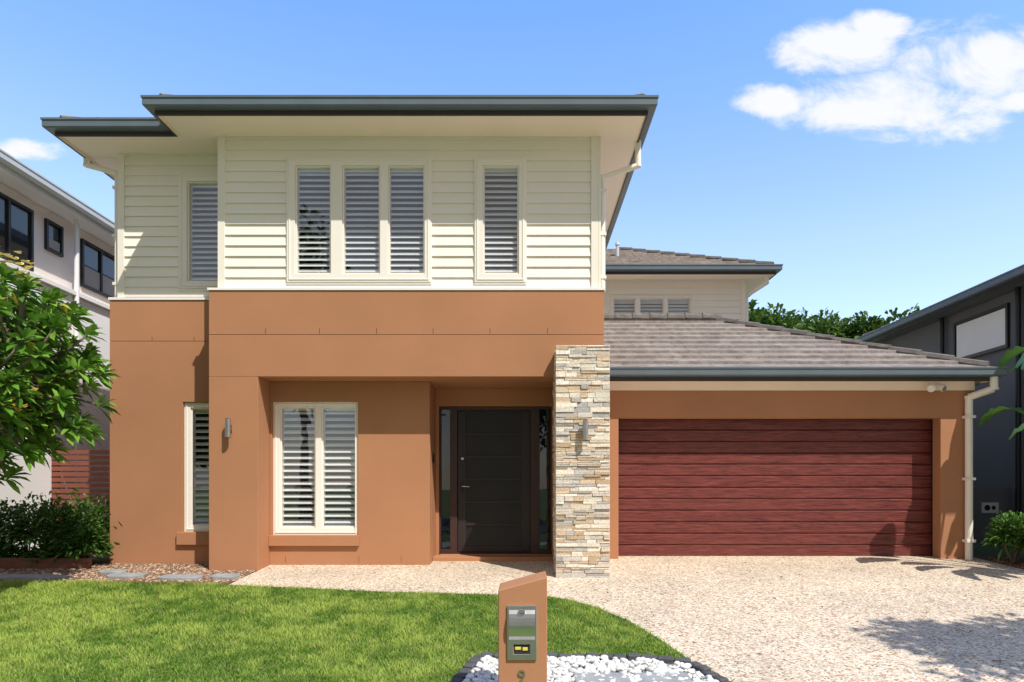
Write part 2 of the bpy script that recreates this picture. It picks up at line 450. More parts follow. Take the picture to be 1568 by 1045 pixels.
# --- weatherboard upper storey
B=MB()
w1=(-3.211,-1.249,3.863,5.558); w2=(-.651,.045,3.863,5.558); w3=(-4.925,-4.22,3.913,5.555)
p1=[(-3.078,-2.632,3.997,5.433),(-2.435,-1.963,3.997,5.433),(-1.811,-1.356,3.997,5.433)]
p2=[(-.517,-.071,3.997,5.433)]; p3=[(-4.784,-4.33,4.03,5.43)]
B.holes(-4.147,1.026,9.345,9.5,3.736,5.9,[w1,w2]); boards(B,-4.06,.935,3.79,5.87,9.345,[w1,w2])
B.box(-4.147,-3.99,9.501,9.82,3.74,5.9)
B.holes(-5.797,-4.147,9.822,9.98,3.746,5.9,[w3]); boards(B,-5.71,-4.147,3.80,5.87,9.822,[w3])
B.box(.87,1.026,9.501,15.9,3.736,5.9); B.box(-5.797,-5.64,9.981,22.9,3.746,5.9)
B.M=Matrix.Translation((1.026,9.345,0))@Matrix.Rotation(math.radians(90),4,'Z')
boards(B,.1,6.5,3.79,5.87,0,[])
B.M=Matrix.Translation((-5.797,9.822,0))@Matrix.Rotation(math.radians(-90),4,'Z')
boards(B,-13,-.1,3.80,5.87,0,[])
B.M=Matrix.Identity(4)
# rear wing
wr=(2.04,3.93,4.45,5.467); pr=[(2.12,2.60,4.52,5.40),(2.73,3.25,4.52,5.40),(3.37,3.86,4.52,5.40)]
B.holes(1.03,5.14,15.8,15.95,2.6,5.9,[wr]); boards(B,1.03,5.05,3.2,5.87,15.8,[wr])
B.box(4.99,5.14,15.951,22.9,2.6,5.9); B.box(-5.6,4.98,22.75,22.9,3.75,5.9)
B.build('weatherboard_walls',[M_board],house)
C=MB()
C.box(-4.155,-4.06,9.302,9.344,3.775,5.85); C.box(.936,1.034,9.302,9.344,3.775,5.85)
C.box(1.035,1.07,9.302,9.42,3.775,5.85)
C.box(-5.805,-5.71,9.78,9.821,3.785,5.85)
C.box(5.05,5.148,15.757,15.799,3.2,5.85)
C.build('corner_stops',[M_trim],house,bevel=.003)
F=MB()
F.box(-4.265,1.12,9.235,9.301,3.737,3.768); F.box(-5.92,-4.266,9.755,9.779,3.747,3.782)
F.box(1.027,1.12,9.43,15.8,3.737,3.768)
F.build('white_flashing',[M_white],house)
C=MB(); C.box(1.102,6.745,10.175,10.199,2.512,2.70)
C.build('garage_beam',[M_soffit],house,bevel=.003)

window('upper_triple_window',9.345,w1,p1,proud=.05,tilt=41,lw=.076,depth=.02)
window('upper_single_window',9.345,w2,p2,proud=.05,tilt=41,lw=.076,depth=.02)
window('upper_side_window',9.822,w3,p3,proud=.05,tilt=41,lw=.076,depth=.02)
window('rear_wing_window',15.8,wr,pr,proud=.05,tilt=48,lw=.075)
window('lower_double_window',9.74,(-3.546,-2.336,.387,2.282),[(-3.440,-2.958,.50,2.20),(-2.848,-2.376,.50,2.20)],proud=.03,sp=.092,tilt=32,lw=.082,grow=.012,depth=.035)
window('lower_narrow_window',9.84,(-4.860,-4.342,.428,2.284),[(-4.76,-4.42,.52,2.2)],proud=.03,sp=.092,tilt=32,lw=.082,grow=.012,depth=.035)

# --- roofs
upper=[(-6.43,9.13),(-4.80,9.13),(-4.80,8.61),(1.706,8.61),(1.706,15.15),(5.77,15.15),(5.77,23.6),(-6.43,23.6)]
roof(house,'upper',upper,True,6.01,3.2,math.radians(25),.85)
gar=[(1.107,9.85),(6.98,9.85),(6.98,16.4),(1.107,16.4)]
roof(house,'garage',gar,False,2.805,3.27,math.radians(25),.42)
rc=MB()
for k in range(8):
    x0=1.1+k*.335; rc.tube((x0,13.12,4.315),(x0+.36,13.12,4.30),.10,.088,0,10)
rc.build('garage_ridge_caps',[M_tile],house)
V_=MB(); V_.tube((2.35,16.9,6.6),(2.35,16.9,7.05),.04,.04,0,10); V_.tube((2.35,16.9,7.05),(2.35,16.9,7.11),.06,.05,0,10); V_.build('roof_vent_pipe',[M_ngut],house)

# --- garage door
GD=MB(); n=12; h=2.13/n
for k in range(n):
    z0=.0+k*h; z1=z0+h-(.007 if k%3==2 else .004)
    x0,x1=1.39,6.29; y=10.50
    vs=[(x0,y+.016,z0),(x1,y+.016,z0),(x1,y,z0+.018),(x0,y,z0+.018),(x0,y,z1-.014),(x1,y,z1-.014),(x1,y+.016,z1),(x0,y+.016,z1)]
    GD.add(vs,[(0,1,2,3),(3,2,5,4),(4,5,6,7)])
GD.add([(1.39,10.525,-.02),(6.29,10.525,-.02),(6.29,10.525,2.15),(1.39,10.525,2.15)],[(0,1,2,3)],1)
GD.box(1.44,6.24,10.49,10.53,-.05,-.001,2)
GD.box(1.36,1.389,10.41,10.6,-.05,2.2,2); GD.box(6.291,6.32,10.41,10.6,-.05,2.2,2); GD.box(1.36,6.32,10.41,10.6,2.14,2.2,2)
GD.build('garage_door',[M_wood,M_dark,M_black],house)

# --- front door set
D=MB()
y=10.37
D.holes(-1.263,.443,y,y+.09,.05,2.293,[(-1.24,-1.10,.12,2.25),(-.99,.12,.075,2.235),(.262,.42,.12,2.25)])
D.build('door_frame',[M_doorfr],house,bevel=.004)
D=MB()
zs=[.17+.345*i for i in range(6)]
D.holes(-.985,.115,y+.03,y+.07,.08,2.23,[(-.86,-.01,z,z+.31) for z in zs],0)
for z in zs: D.box(-.87,0,y+.048,y+.065,z-.01,z+.32,1)
D.box(-.92,-.905,y-.005,y+.03,.98,1.16,2)
D.tube((-.912,y+.02,1.08),(-.912,y-.05,1.08),.009,.009,3); D.tube((-.912,y-.05,1.08),(-.80,y-.05,1.075),.009,.008,3)
D.tube((-.912,y+.02,1.50),(-.912,y-.005,1.50),.022,.022,3,12)
D.build('front_door_leaf',[M_doorrail,M_doorpan,M_black,M_metal],house,bevel=.003)
D=MB()
for a,b in ((-1.245,-1.095),(.257,.425)):
    D.add([(a,y+.04,.11),(b,y+.04,.11),(b,y+.04,2.26),(a,y+.04,2.26)],[(0,1,2,3)])
D.build('door_sidelights',[M_dglass],house)
D=MB(); D.box(-1.314,.93,9.98,10.329,-.1,.045); D.box(-1.25,.43,10.33,10.372,-.1,.052); D.build('door_step',[M_render],house,bevel=.005)
D=MB(); D.box(-1.314,-1.30,9.98,10.06,1.42,1.56); D.box(-1.302,-1.29,9.99,10.05,1.44,1.54)
D.build('doorbell',[M_black],house)

# --- stacked stone pillar
P=MB()
P.box(.455,1.095,8.78,9.64,-.25,2.86,0,(.34,.30,.24))
pal=[(.80,.70,.57),(.72,.61,.48),(.58,.52,.45),(.66,.49,.34),(.54,.49,.44),(.82,.74,.62),(.66,.50,.34),(.50,.47,.44),(.76,.66,.52),(.60,.44,.29),(.78,.70,.60),(.74,.66,.55)]
def stonewall(length,place):
    z=-.18
    while z<2.885:
        h=random.choice([.028,.036,.045,.055,.065])
        x=0
        while x<length:
            l=random.uniform(.08,.30)
            if length-x-l<.06: l=length-x
            c=random.choice(pal); f=random.uniform(.85,1.12); c=tuple(min(.9,k*f) for k in c)
            hh=h if random.random()<.8 else h*.5
            out=random.uniform(.014,.038)
            place(x+.0015,x+l-.0015,z+.002,min(z+hh,2.89)-.0015,out,c)
            if hh<h: place(x+.0015,x+l-.0015,z+hh+.001,min(z+h,2.89)-.0015,out*random.uniform(.5,1.1),tuple(k*.9 for k in random.choice(pal)))
            x+=l
        z+=h
def rough_block(x0,x1,y0,y1,z0,z1,c):
    j=lambda s=.004: random.uniform(-s,s)
    vs=[(x0,y0+j(),z0),(x1,y0+j(),z0+j(.002)),(x1,y1,z0),(x0,y1,z0),(x0,y0+j(),z1),(x1,y0+j(),z1+j(.002)),(x1,y1,z1),(x0,y1,z1)]
    P.add(vs,[(3,2,1,0),(4,5,6,7),(0,1,5,4),(1,2,6,5),(2,3,7,6),(3,0,4,7)],0,c=c)
stonewall(.695,lambda a,b,z0,z1,o,c: rough_block(.427+a,.427+b,8.78-o,8.80,z0,z1,c))
stonewall(.84,lambda a,b,z0,z1,o,c: P.box(.455-o*.8,.458,8.80+a,8.80+b,z0,z1,0,c))
stonewall(.84,lambda a,b,z0,z1,o,c: P.box(1.09,1.095+o*.8,8.80+a,8.80+b,z0,z1,0,c))
P.build('stone_pillar',[M_stone],house,bevel=.002)

# --- wall lights
def wall_light(x,y,z,nm):
    L=MB()
    L.box(x-.025,x+.025,y-.012,y+.03,z-.05,z+.05)
    L.box(x-.012,x+.012,y-.06,y-.01,z-.015,z+.015)
    L.tube((x,y-.085,z-.125),(x,y-.085,z+.125),.036,.036,0,20)
    L.tube((x,y-.085,z+.126),(x,y-.085,z+.131),.031,.031,1,20); L.tube((x,y-.085,z-.131),(x,y-.085,z-.126),.031,.031,1,20)
    L.build(nm,[M_metal,M_dark],house,bevel=.002)
wall_light(-3.955,9.25,1.86,'wall_light_entry'); wall_light(.80,8.75,1.79,'wall_light_pillar')
L=MB()
L.tube((6.08,10.12,2.645),(6.08,10.12,2.60),.04,.045,0,14)
for s in (-1,1):
    L.tube((6.08,10.12,2.60),(6.08+s*.06,10.06,2.56),.01,.01,0); L.tube((6.08+s*.05,10.09,2.575),(6.08+s*.095,9.99,2.51),.035,.056,0,14); L.tube((6.08+s*.0955,9.989,2.509),(6.08+s*.098,9.985,2.507),.046,.046,1,14)
L.build('security_light',[M_trim,M_metal],house)
# --- downpipes
def pipe(name,pts,r=.04,mat=None):
    q=MB()
    for a,b in zip(pts[:-1],pts[1:]):
        q.tube(a,b,r,r,0,14)
    for a in pts[1:-1]:
        q.tube(Vector(a)-Vector((0,0,.02)),Vector(a)+Vector((0,0,.02)),r*1.15,r*1.15,0,14)
    a=Vector(pts[-2]);b=Vector(pts[-1])
    for t in (.12,.5,.88):
        c=a.lerp(b,t); q.box(c.x-r*1.25,c.x+r*1.25,c.y-r*1.2,c.y+.06,c.z-.02,c.z+.02)
    q.build(name,[mat or M_trim],house,smooth=False)
pipe('garage_downpipe',[(6.86,9.93,2.67),(6.86,9.93,2.50),(6.625,10.13,2.40),(6.625,10.13,-.02)],.052)
pipe('upper_right_downpipe',[(1.60,9.45,5.86),(1.60,9.45,5.52),(1.11,9.47,5.36),(1.11,9.47,3.78)],.04)
pipe('upper_left_downpipe',[(-6.32,9.9,5.86),(-6.32,9.9,5.74),(-5.87,9.9,5.62),(-5.87,9.9,3.79)],.04)
pipe('rear_wing_downpipe',[(5.55,15.5,5.86),(5.55,15.5,5.7),(5.2,15.85,5.5),(5.2,15.85,3.5)],.045)

# ---------------------------------------------------------------- neighbouring houses
nb=empty('neighbouring_house')
N=MB()
N.box(-19,-8.10,8.6,19.4,4.45,5.85); N.box(-19,-7.95,8.5,19.4,-.5,4.45,1)
N.box(-19,-7.88,8.45,19.4,4.451,4.53,2)
N.build('neighbour_walls',[M_nwhite,M_nwhite2,M_white],nb,bevel=.005)
roof(nb,'neighbour',[(-20,8),(-7.55,8),(-7.55,20),(-20,20)],True,5.96,4,math.radians(22),.6,mg=M_ngut,mf=M_ngut,ms=M_nwhite2)
N=MB()
def side_window(N,X,y0,y1,z0,z1,nm=1,s=1):
    e=.05*s
    a,b=sorted((X,X+e))
    N.box(a,b,y0,y1,z0,z0+.05); N.box(a,b,y0,y1,z1-.05,z1)
    for k in range(nm+1):
        yy=y0+(y1-y0-.05)*k/nm; N.box(a+.001,b-.001,yy,yy+.05,z0+.05,z1-.05)
    a,b=sorted((X,X+e*.3)); N.box(a,b,y0+.02,y1-.02,z0+.02,z1-.02,1)
side_window(N,-8.10,10.2,11.25,4.62,5.62,2); side_window(N,-8.10,11.56,11.98,5.1,5.62); side_window(N,-8.10,12.5,14.2,4.75,5.62,3)
# roller blinds drawn half way behind the neighbour's glazing
N.box(-8.082,-8.078,12.55,13.1,4.80,5.15,2); N.box(-8.082,-8.078,13.12,13.65,4.80,5.15,2); N.box(-8.082,-8.078,11.62,11.92,5.15,5.32,2)
N.build('neighbour_windows',[M_black,M_nglass,M_conc],nb)
N=MB(); N.tube((-7.90,12.1,5.8),(-7.90,12.1,.0),.04,.04,0,12); N.build('neighbour_downpipe',[M_nwhite2],nb)
nb2=empty('neighbouring_house.001')
N=MB(); N.box(8.5,19.5,8.6,16.1,-.5,4.5,0); N.box(8.43,8.499,8.55,8.7,0,4.45,1)
N.build('charcoal_walls',[M_ndark,M_black],nb2,bevel=.005)
roof(nb2,'dark_neighbour',[(8.0,8.0),(20,8.0),(20,16.5),(8.0,16.5)],True,4.62,4,math.radians(22),.6,mg=M_gutter,mf=M_black,ms=M_ndark)
N=MB(); side_window(N,8.5,11.9,13.4,3.50,4.28,1,-1)
N.box(8.47,8.485,11.98,13.32,3.57,4.21,2); N.tube((8.42,13.7,4.5),(8.42,13.7,0),.045,.045,3,12)
N.tube((8.42,11.6,4.5),(8.42,11.6,0),.045,.045,3,12)
N.build('dark_neighbour_window',[M_black,M_nglass,M_pale,M_black],nb2)

# side gates
g=empty('slat_fence'); N=MB()
for k in range(17): N.box(-7.93,-5.93,11.5,11.525,.12+k*.094,.12+k*.094+.07)
for x in (-7.9,-6.95,-5.99): N.box(x,x+.06,11.526,11.58,0,1.69)
N.build('fence_slats',[M_slatred],g)
g=empty('side_gate'); N=MB()
for k in range(11): N.box(6.80,8.45,11.8,11.825,.06+k*.09,.06+k*.09+.082)
for x in (6.80,7.6,8.39): N.box(x,x+.06,11.826,11.87,0,1.06)
N.box(7.93,8.22,11.78,11.799,.62,.80,1); N.tube((8.02,11.779,.71),(8.02,11.774,.71),.05,.05,2,16); N.tube((8.13,11.779,.71),(8.13,11.774,.71),.035,.035,2,16)
N.build('gate_slats',[M_ndark,M_tank,M_black],g)

# ---------------------------------------------------------------- ground surfaces
import bmesh
def sheet(name,poly,mat,lift):
    """polygon cut into strips so that it follows the sloping ground"""
    bm=bmesh.new(); vs=[bm.verts.new((x,y,0)) for x,y in poly]; bm.faces.new(vs)
    ys=[p[1] for p in poly]
    for yc in (10.4,8.7,3.0)+tuple(np.arange(math.floor(min(ys)),max(ys),1.0)):
        if min(ys)<yc<max(ys):
            bmesh.ops.bisect_plane(bm,geom=bm.verts[:]+bm.edges[:]+bm.faces[:],plane_co=(0,yc,0),plane_no=(0,1,0))
    bmesh.ops.triangulate(bm,faces=bm.faces[:])
    for v in bm.verts: v.co.z=gz(v.co.y)+lift
    me=bpy.data.meshes.new(name); bm.to_mesh(me); bm.free(); me.materials.append(mat)
    o=bpy.data.objects.new(name,me); col.objects.link(o); return o
G=MB()
yy=[-400,-60,-10,-5,0,3.0,4,5,6,7,8,8.7,9.5,10.4,14,30,400]
for a,b in zip(yy[:-1],yy[1:]): G.add([(-400,a,gz(a)),(400,a,gz(a)),(400,b,gz(b)),(-400,b,gz(b))],[(0,1,2,3)])
G.build('ground',[M_ground])
edge=[(-3.60,8.35),(-2.75,8.22),(-1.53,8.01),(-.30,7.90),(.20,7.84),(.50,7.70),(.779,7.40),(1.06,6.92),(1.268,6.31),(1.423,5.72),(1.57,5.30),(1.85,4.3),(2.2,3.0),(2.35,-2.0)]
drive=edge+[(6.85,-2.0),(6.85,10.52),(-3.58,10.52),(-3.58,9.2)]
sheet('driveway',drive,M_agg,.008)
lawn_poly=[(-10,8.60),(-10,3.0)]+[(2.2,3.0)]+edge[::-1][2:]+[(-4.3,8.47),(-5.5,8.53),(-7,8.50)]
sheet('lawn',lawn_poly,surf('lawn_thatch',(.15,.23,.045),.95,.25,2.5,.6,50,fine=.3,bdist=.02),.004)
sheet('mulch_bed',[(-10,8.55),(-3.62,8.40),(-3.60,9.24),(-4.2,9.9),(-10,9.9)],M_mulchbase,.012)
sheet('mulch_bed.001',[(6.86,5),(9,5),(9,10.4),(6.86,10.4)],M_mulchbase,.012)
bed=[(-.36,5.845),(.3,5.82),(1.0,5.79),(1.40,5.66),(1.56,5.25),(1.80,4.2),(-.80,4.2),(-.50,5.30)]
sheet('pebble_bed_base',bed,M_stonepav,.009)
sheet('footpath',[(-60,-.6),(60,-.6),(60,.8),(-60,.8)],M_conc,.014)
sheet('road',[(-200,-12),(200,-12),(200,-4.2),(-200,-4.2)],M_asphalt,.006)
K=MB(); K.box(-200,200,-4.2,-4.05,-.9,-.54); K.box(-200,200,-12.15,-12.0,-.9,-.54); K.build('kerb',[M_conc],bevel=.02)

def inpoly(x,y,poly):
    ins=np.zeros(len(x),bool); n=len(poly)
    for i in range(n):
        x0,y0=poly[i]; x1,y1=poly[(i+1)%n]
        if y0==y1: continue
        c=((y0>y)!=(y1>y))&(x<(x1-x0)*(y-y0)/(y1-y0)+x0); ins^=c
    return ins
def vnoise(x,y,s,seed):
    r=np.random.default_rng(seed); g=r.random((64,64)); X=x*s+13; Y=y*s+17
    xi=np.floor(X).astype(int); yi=np.floor(Y).astype(int); fx=X-xi; fy=Y-yi; fx=fx*fx*(3-2*fx); fy=fy*fy*(3-2*fy)
    a=g[xi%64,yi%64];b=g[(xi+1)%64,yi%64];c=g[xi%64,(yi+1)%64];d=g[(xi+1)%64,(yi+1)%64]
    return (a*(1-fx)+b*fx)*(1-fy)+(c*(1-fx)+d*fx)*fy
n=340000
gx=rng.uniform(-7.6,2.3,n); gy=4.6+3.95*rng.random(n)**1.15
k=inpoly(gx,gy,lawn_poly)&~inpoly(gx,gy,bed); gx=gx[k];gy=gy[k]; n=len(gx)
pn=vnoise(gx,gy,1.1,1)*.3+vnoise(gx,gy,3.5,2)*.3+vnoise(gx,gy,9,3)*.4
hgt=(.020+.026*rng.random(n))*(.45+1.1*pn)
az=rng.uniform(0,2*math.pi,n); ln=rng.uniform(.3,1.6,n)*hgt
bx=np.cos(az+1.57); by=np.sin(az+1.57); w=rng.uniform(.0024,.0052,n)
z0=gzv(gy)+.004
V=np.empty((n,3,3))
V[:,0]=np.stack([gx-bx*w,gy-by*w,z0],1); V[:,1]=np.stack([gx+bx*w,gy+by*w,z0],1); V[:,2]=np.stack([gx+np.cos(az)*ln,gy+np.sin(az)*ln,z0+hgt],1)
t=np.clip((pn[:,None]-.5)*3.0+.5+rng.normal(0,.22,(n,1)),0,1)
gc=np.array([.155,.31,.028])*(1-t)+np.array([.54,.68,.13])*t
dry=rng.random(n)<.06; gc[dry]=(.58,.50,.24)
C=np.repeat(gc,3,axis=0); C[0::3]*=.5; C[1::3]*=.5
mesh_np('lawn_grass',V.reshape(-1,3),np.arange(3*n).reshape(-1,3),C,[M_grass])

def chips(name,n,xr,yr,lift,pal,size,parent=None,test=None):
    V=[];F=[];Cc=[]
    bxs=np.array([[-1,-1,0],[1,-1,0],[1,1,0],[-1,1,0],[-1,-1,1],[1,-1,1],[1,1,1],[-1,1,1]],float)
    fs=np.array([(4,5,6,7),(0,1,5,4),(1,2,6,5),(2,3,7,6),(3,0,4,7)])
    for i in range(n):
        x=rng.uniform(*xr); y=rng.uniform(*yr)
        if test and not test(x,y): continue
        s=np.array([rng.uniform(.5,1.6)*size,rng.uniform(.2,.5)*size,rng.uniform(.15,.4)*size])
        R=np.array(Matrix.Rotation(rng.uniform(0,6.28),3,'Z')@Matrix.Rotation(rng.normal(0,.35),3,'X')@Matrix.Rotation(rng.normal(0,.3),3,'Y'))
        v=(bxs*s)@R.T+np.array([x,y,gz(y)+lift]); o=8*len(V); V.append(v); F.append(fs+o)
        c=np.array(pal[rng.integers(len(pal))])*rng.uniform(.7,1.2); Cc.append(np.tile(c,(8,1)))
    return mesh_np(name,np.concatenate(V),np.concatenate(F),np.concatenate(Cc),[M_chip],parent)
mp=[(.46,.28,.17),(.36,.20,.12),(.56,.40,.27),(.26,.15,.10),(.64,.50,.36)]
chips('mulch_chips',5200,(-7.8,-3.6),(8.50,9.74),.012,mp,.017,test=lambda x,y: not(x>-4.27 and y>9.22) )
chips('mulch_chips.001',1500,(6.88,8.2),(8.2,10.3),.012,mp,.017)
chips('leaf_litter',160,(-6,6.5),(5.2,10.2),.012,[(.30,.2,.1),(.2,.12,.06),(.4,.3,.12)],.014)
for k,(x0,x1,y0,y1) in enumerate([(-7.4,-5.75,8.60,8.82),(-5.35,-4.85,8.66,8.90),(-4.62,-4.05,8.57,8.80),(-3.98,-3.62,8.62,8.86),(-5.6,-5.25,8.95,9.15)]):
    q=MB(); n=9; cx=(x0+x1)/2; cy=(y0+y1)/2; top=[];bot=[]
    for i in range(n):
        a=2*math.pi*i/n; sx=math.copysign(abs(math.cos(a))**.55,math.cos(a)); sy=math.copysign(abs(math.sin(a))**.55,math.sin(a))
        f=random.uniform(.9,1.05); x=cx+sx*(x1-x0)/2*f; y=cy+sy*(y1-y0)/2*f
        top.append((x,y,gz(y)+.045)); bot.append((x,y,gz(y)-.02))
    q.add(top+bot,[tuple(range(n))]+[(i,i+n,(i+1)%n+n,(i+1)%n) for i in range(n)])
    q.build('stepping_stone' if k==0 else 'stepping_stone.%03d'%k,[M_stonepav],bevel=.006)
q=MB()
for k in range(2): q.box(-8.2,-5.95,9.36+k*.03,9.41+k*.03,-.15,.02+k*.07)
q.build('garden_edging',[surf('timber_edging',(.20,.08,.05),.8,.3,6)],bevel=.006)
q=MB(); bp=[(-.80,4.2),(-.50,5.30),(-.36,5.845),(.3,5.82),(1.0,5.79),(1.40,5.66),(1.56,5.25),(1.80,4.2)]
for a,b in zip(bp[:-1],bp[1:]):
    a=Vector(a);b=Vector(b);L_=(b-a).length; m=max(1,int(L_/.11)); d=(b-a)/L_; an=math.atan2(d.y,d.x)
    for i in range(m):
        c=a+(b-a)*((i+.5)/m); s=L_/m*.47
        q.M=Matrix.Translation((c.x,c.y,gz(c.y)))@Matrix.Rotation(an+random.uniform(-.06,.06),4,'Z')
        q.box(-s,s,-.045,.045,-.05,.045+random.uniform(-.008,.01))
q.M=Matrix.Identity(4)
q.build('cobble_edging',[surf('dark_cobble',(.08,.08,.085),.8,.3,8,.6,60)],bevel=.012)
bm=bmesh.new(); bmesh.ops.create_icosphere(bm,subdivisions=2,radius=1); bm.verts.ensure_lookup_table()
iv=np.array([v.co[:] for v in bm.verts]); iF=np.array([[v.index for v in f.verts] for f in bm.faces]); bm.free()
V=[];F=[];Cc=[];cnt=0
while cnt<2300:
    x=rng.uniform(-.8,1.75); y=rng.uniform(4.3,5.80)
    if not inpoly(np.array([x]),np.array([y]),[(-.72,4.25),(-.44,5.28),(-.31,5.79),(.3,5.765),(1.0,5.735),(1.35,5.61),(1.50,5.22),(1.72,4.25)])[0]: continue
    r=rng.uniform(.014,.032); s=np.array([r*rng.uniform(.9,1.5),r*rng.uniform(.8,1.1),r*rng.uniform(.55,.85)])
    v=iv*(1+rng.normal(0,.06,(len(iv),1)))*s
    R=np.array(Matrix.Rotation(rng.uniform(0,6.28),3,'Z')@Matrix.Rotation(rng.normal(0,.4),3,'X'))
    v=v@R.T+np.array([x,y,gz(y)+.012+rng.uniform(.0,.03)])
    F.append(iF+len(V)*len(iv)); V.append(v); Cc.append(np.tile(np.array([.78,.76,.72])*rng.uniform(.72,1.05),(len(iv),1))); cnt+=1
mesh_np('pebble_bed',np.concatenate(V),np.concatenate(F),np.concatenate(Cc),[M_pebble],smooth=True)
q=MB()
for k,(x0,x1) in enumerate(((.40,.83),(.87,1.30))):
    q.add([(x0,4.8,gz(4.8)+.05),(x1,4.8,gz(4.8)+.05),(x1,5.38,gz(5.38)+.05),(x0,5.38,gz(5.38)+.05),(x0,4.8,gz(4.8)),(x1,4.8,gz(4.8)),(x1,5.38,gz(5.38)),(x0,5.38,gz(5.38))],[(0,1,2,3),(0,4,5,1),(1,5,6,2),(2,6,7,3),(3,7,4,0)])
q.build('garden_paver',[M_stonepav],bevel=.008)

# ---------------------------------------------------------------- letterbox
lb=empty('letterbox')
q=MB(); x0,x1,y0,y1=-.163,.167,4.60,4.95
zb=gz(4.7)-.15; zl,zr=.378,.468
q.add([(x0,y0,zb),(x1,y0,zb),(x1,y1,zb),(x0,y1,zb),(x0,y0,zl),(x1,y0,zr),(x1,y1,zr),(x0,y1,zl)],[(3,2,1,0),(4,5,6,7),(0,1,5,4),(1,2,6,5),(2,3,7,6),(3,0,4,7)])
q.build('pier',[M_render],lb,bevel=.006)
q=MB()
fx0,fx1=-.102,.096; ft,fb=.278,-.088
q.holes(fx0,fx1,4.585,4.599,fb,ft,[(-.062,.052,-.048,.018)],0)
nn=8
for i in range(nn):
    a=math.pi*i/nn; b=math.pi*(i+1)/nn
    za=.05+.2*(i/nn); zb2=.05+.2*((i+1)/nn)
    ya=4.583-.03*math.sin(a)**.7 if i else 4.583; yb=4.583-.03*max(math.sin(b),0)**.7
    q.add([(fx0+.012,ya,za),(fx1-.012,ya,za),(fx1-.012,yb,zb2),(fx0+.012,yb,zb2)],[(0,1,2,3)],0)
q.box(-.022,.018,4.545,4.575,.236,.262,0)
q.box(-.055,.045,4.594,4.70,-.045,.015,1); q.box(-.05,-.01,4.588,4.593,-.02,.0,2); q.box(.0,.035,4.588,4.593,-.025,-.003,2)
q.build('steel_mail_slot',[M_metal,M_dark,M_paper],lb,bevel=.002)
fc=bpy.data.curves.new('house_number','FONT'); fc.body='9'; fc.size=.115; fc.extrude=.003; fc.align_x='CENTER'
fo=bpy.data.objects.new('house_number',fc); fo.location=(-.005,4.594,-.235); fo.rotation_euler=(math.radians(90),0,0); col.objects.link(fo); fo.parent=lb; fc.materials.append(M_metal)

# ---------------------------------------------------------------- vegetation
def frangipani():
    root=empty('frangipani_tree'); tk=MB()
    base=Vector((-7.0,7.7,gz(7.7))); fork=Vector((-6.9,7.65,.65)); c=Vector((-6.42,7.6,2.36)); R=Vector((1.56,1.35,1.38))
    tk.tube(base-Vector((0,0,.1)),fork,.12,.09,0,12)
    tips=[]
    while len(tips)<500:
        v=Vector(rng.normal(0,1,3)); v.normalize(); r=rng.uniform(.3,1.0)**.55
        p=Vector((c.x+v.x*R.x*r,c.y+v.y*R.y*r,c.z+v.z*R.z*r*(1+.12*math.sin(v.x*7+v.y*5))))
        if v.z<-.92: continue
        tips.append((p,v))
    limbs=[]
    for k in range(9):
        a=2*math.pi*k/9; e=rng.uniform(.2,.9)
        m=Vector((c.x+math.cos(a)*.62*R.x*(1-e*.4),c.y+math.sin(a)*.62*R.y*(1-e*.4),c.z-.55+e*1.0)); mid=fork.lerp(m,.5)+Vector((0,0,-.1))
        tk.tube(fork,mid,.06,.045,0,8); tk.tube(mid,m,.045,.032,0,8); limbs.append(m)
    pos=[];dr=[];L=[];W=[];fl=[]
    for p,v in tips:
        m=min(limbs,key=lambda q:(q-p).length); md=m.lerp(p,.55)+Vector((0,0,-.08))
        tk.tube(m,md,.022,.017,0,6); tk.tube(md,p,.017,.013,0,6)
        ax=(Vector((v.x,v.y,v.z*.5+.75))).normalized(); a1=ax.orthogonal().normalized(); a2=ax.cross(a1)
        nl=rng.integers(14,22)
        for i in range(nl):
            th=i*2.4+rng.uniform(-.2,.2); el=math.radians(8+65*(i/nl)+rng.uniform(-8,8))
            d=(a1*math.cos(th)+a2*math.sin(th))*math.cos(el)+ax*math.sin(el)
            pos.append(tuple(p-ax*.05+ax*.10*(i/nl))); dr.append(tuple(d)); L.append(rng.uniform(.17,.27)*(1-.25*i/nl)); W.append(rng.uniform(.055,.08))
        if v.y<.1 and rng.random()<.12: fl.append(p+ax*.17+Vector((.02,-.06,.02)))
    tk.build('branches',[M_bark],root,smooth=True)
    n=len(pos); cc=jitter_cols(n,(.07,.19,.02),(.21,.38,.05),.2)
    y_=rng.random(n)<.02; cc[y_]=(.5,.42,.05)
    leaves('leaves',np.array(pos),np.array(dr),np.array(L),np.array(W),cc,M_leaf,root,droop=.28,fold=.16,smooth=True)
    pp=[];pd=[]
    for p in fl:
        for j in range(9):
            q=np.array(p)+rng.normal(0,.05,3)
            for i in range(5):
                a=i*1.2566; pp.append(q); pd.append((math.cos(a),math.sin(a)*.8-.4,.45))
    leaves('flowers',np.array(pp),np.array(pd),.05,.034,jitter_cols(len(pp),(.85,.75,.38),(.88,.62,.10),.05),M_petal,root,droop=.1)
frangipani()

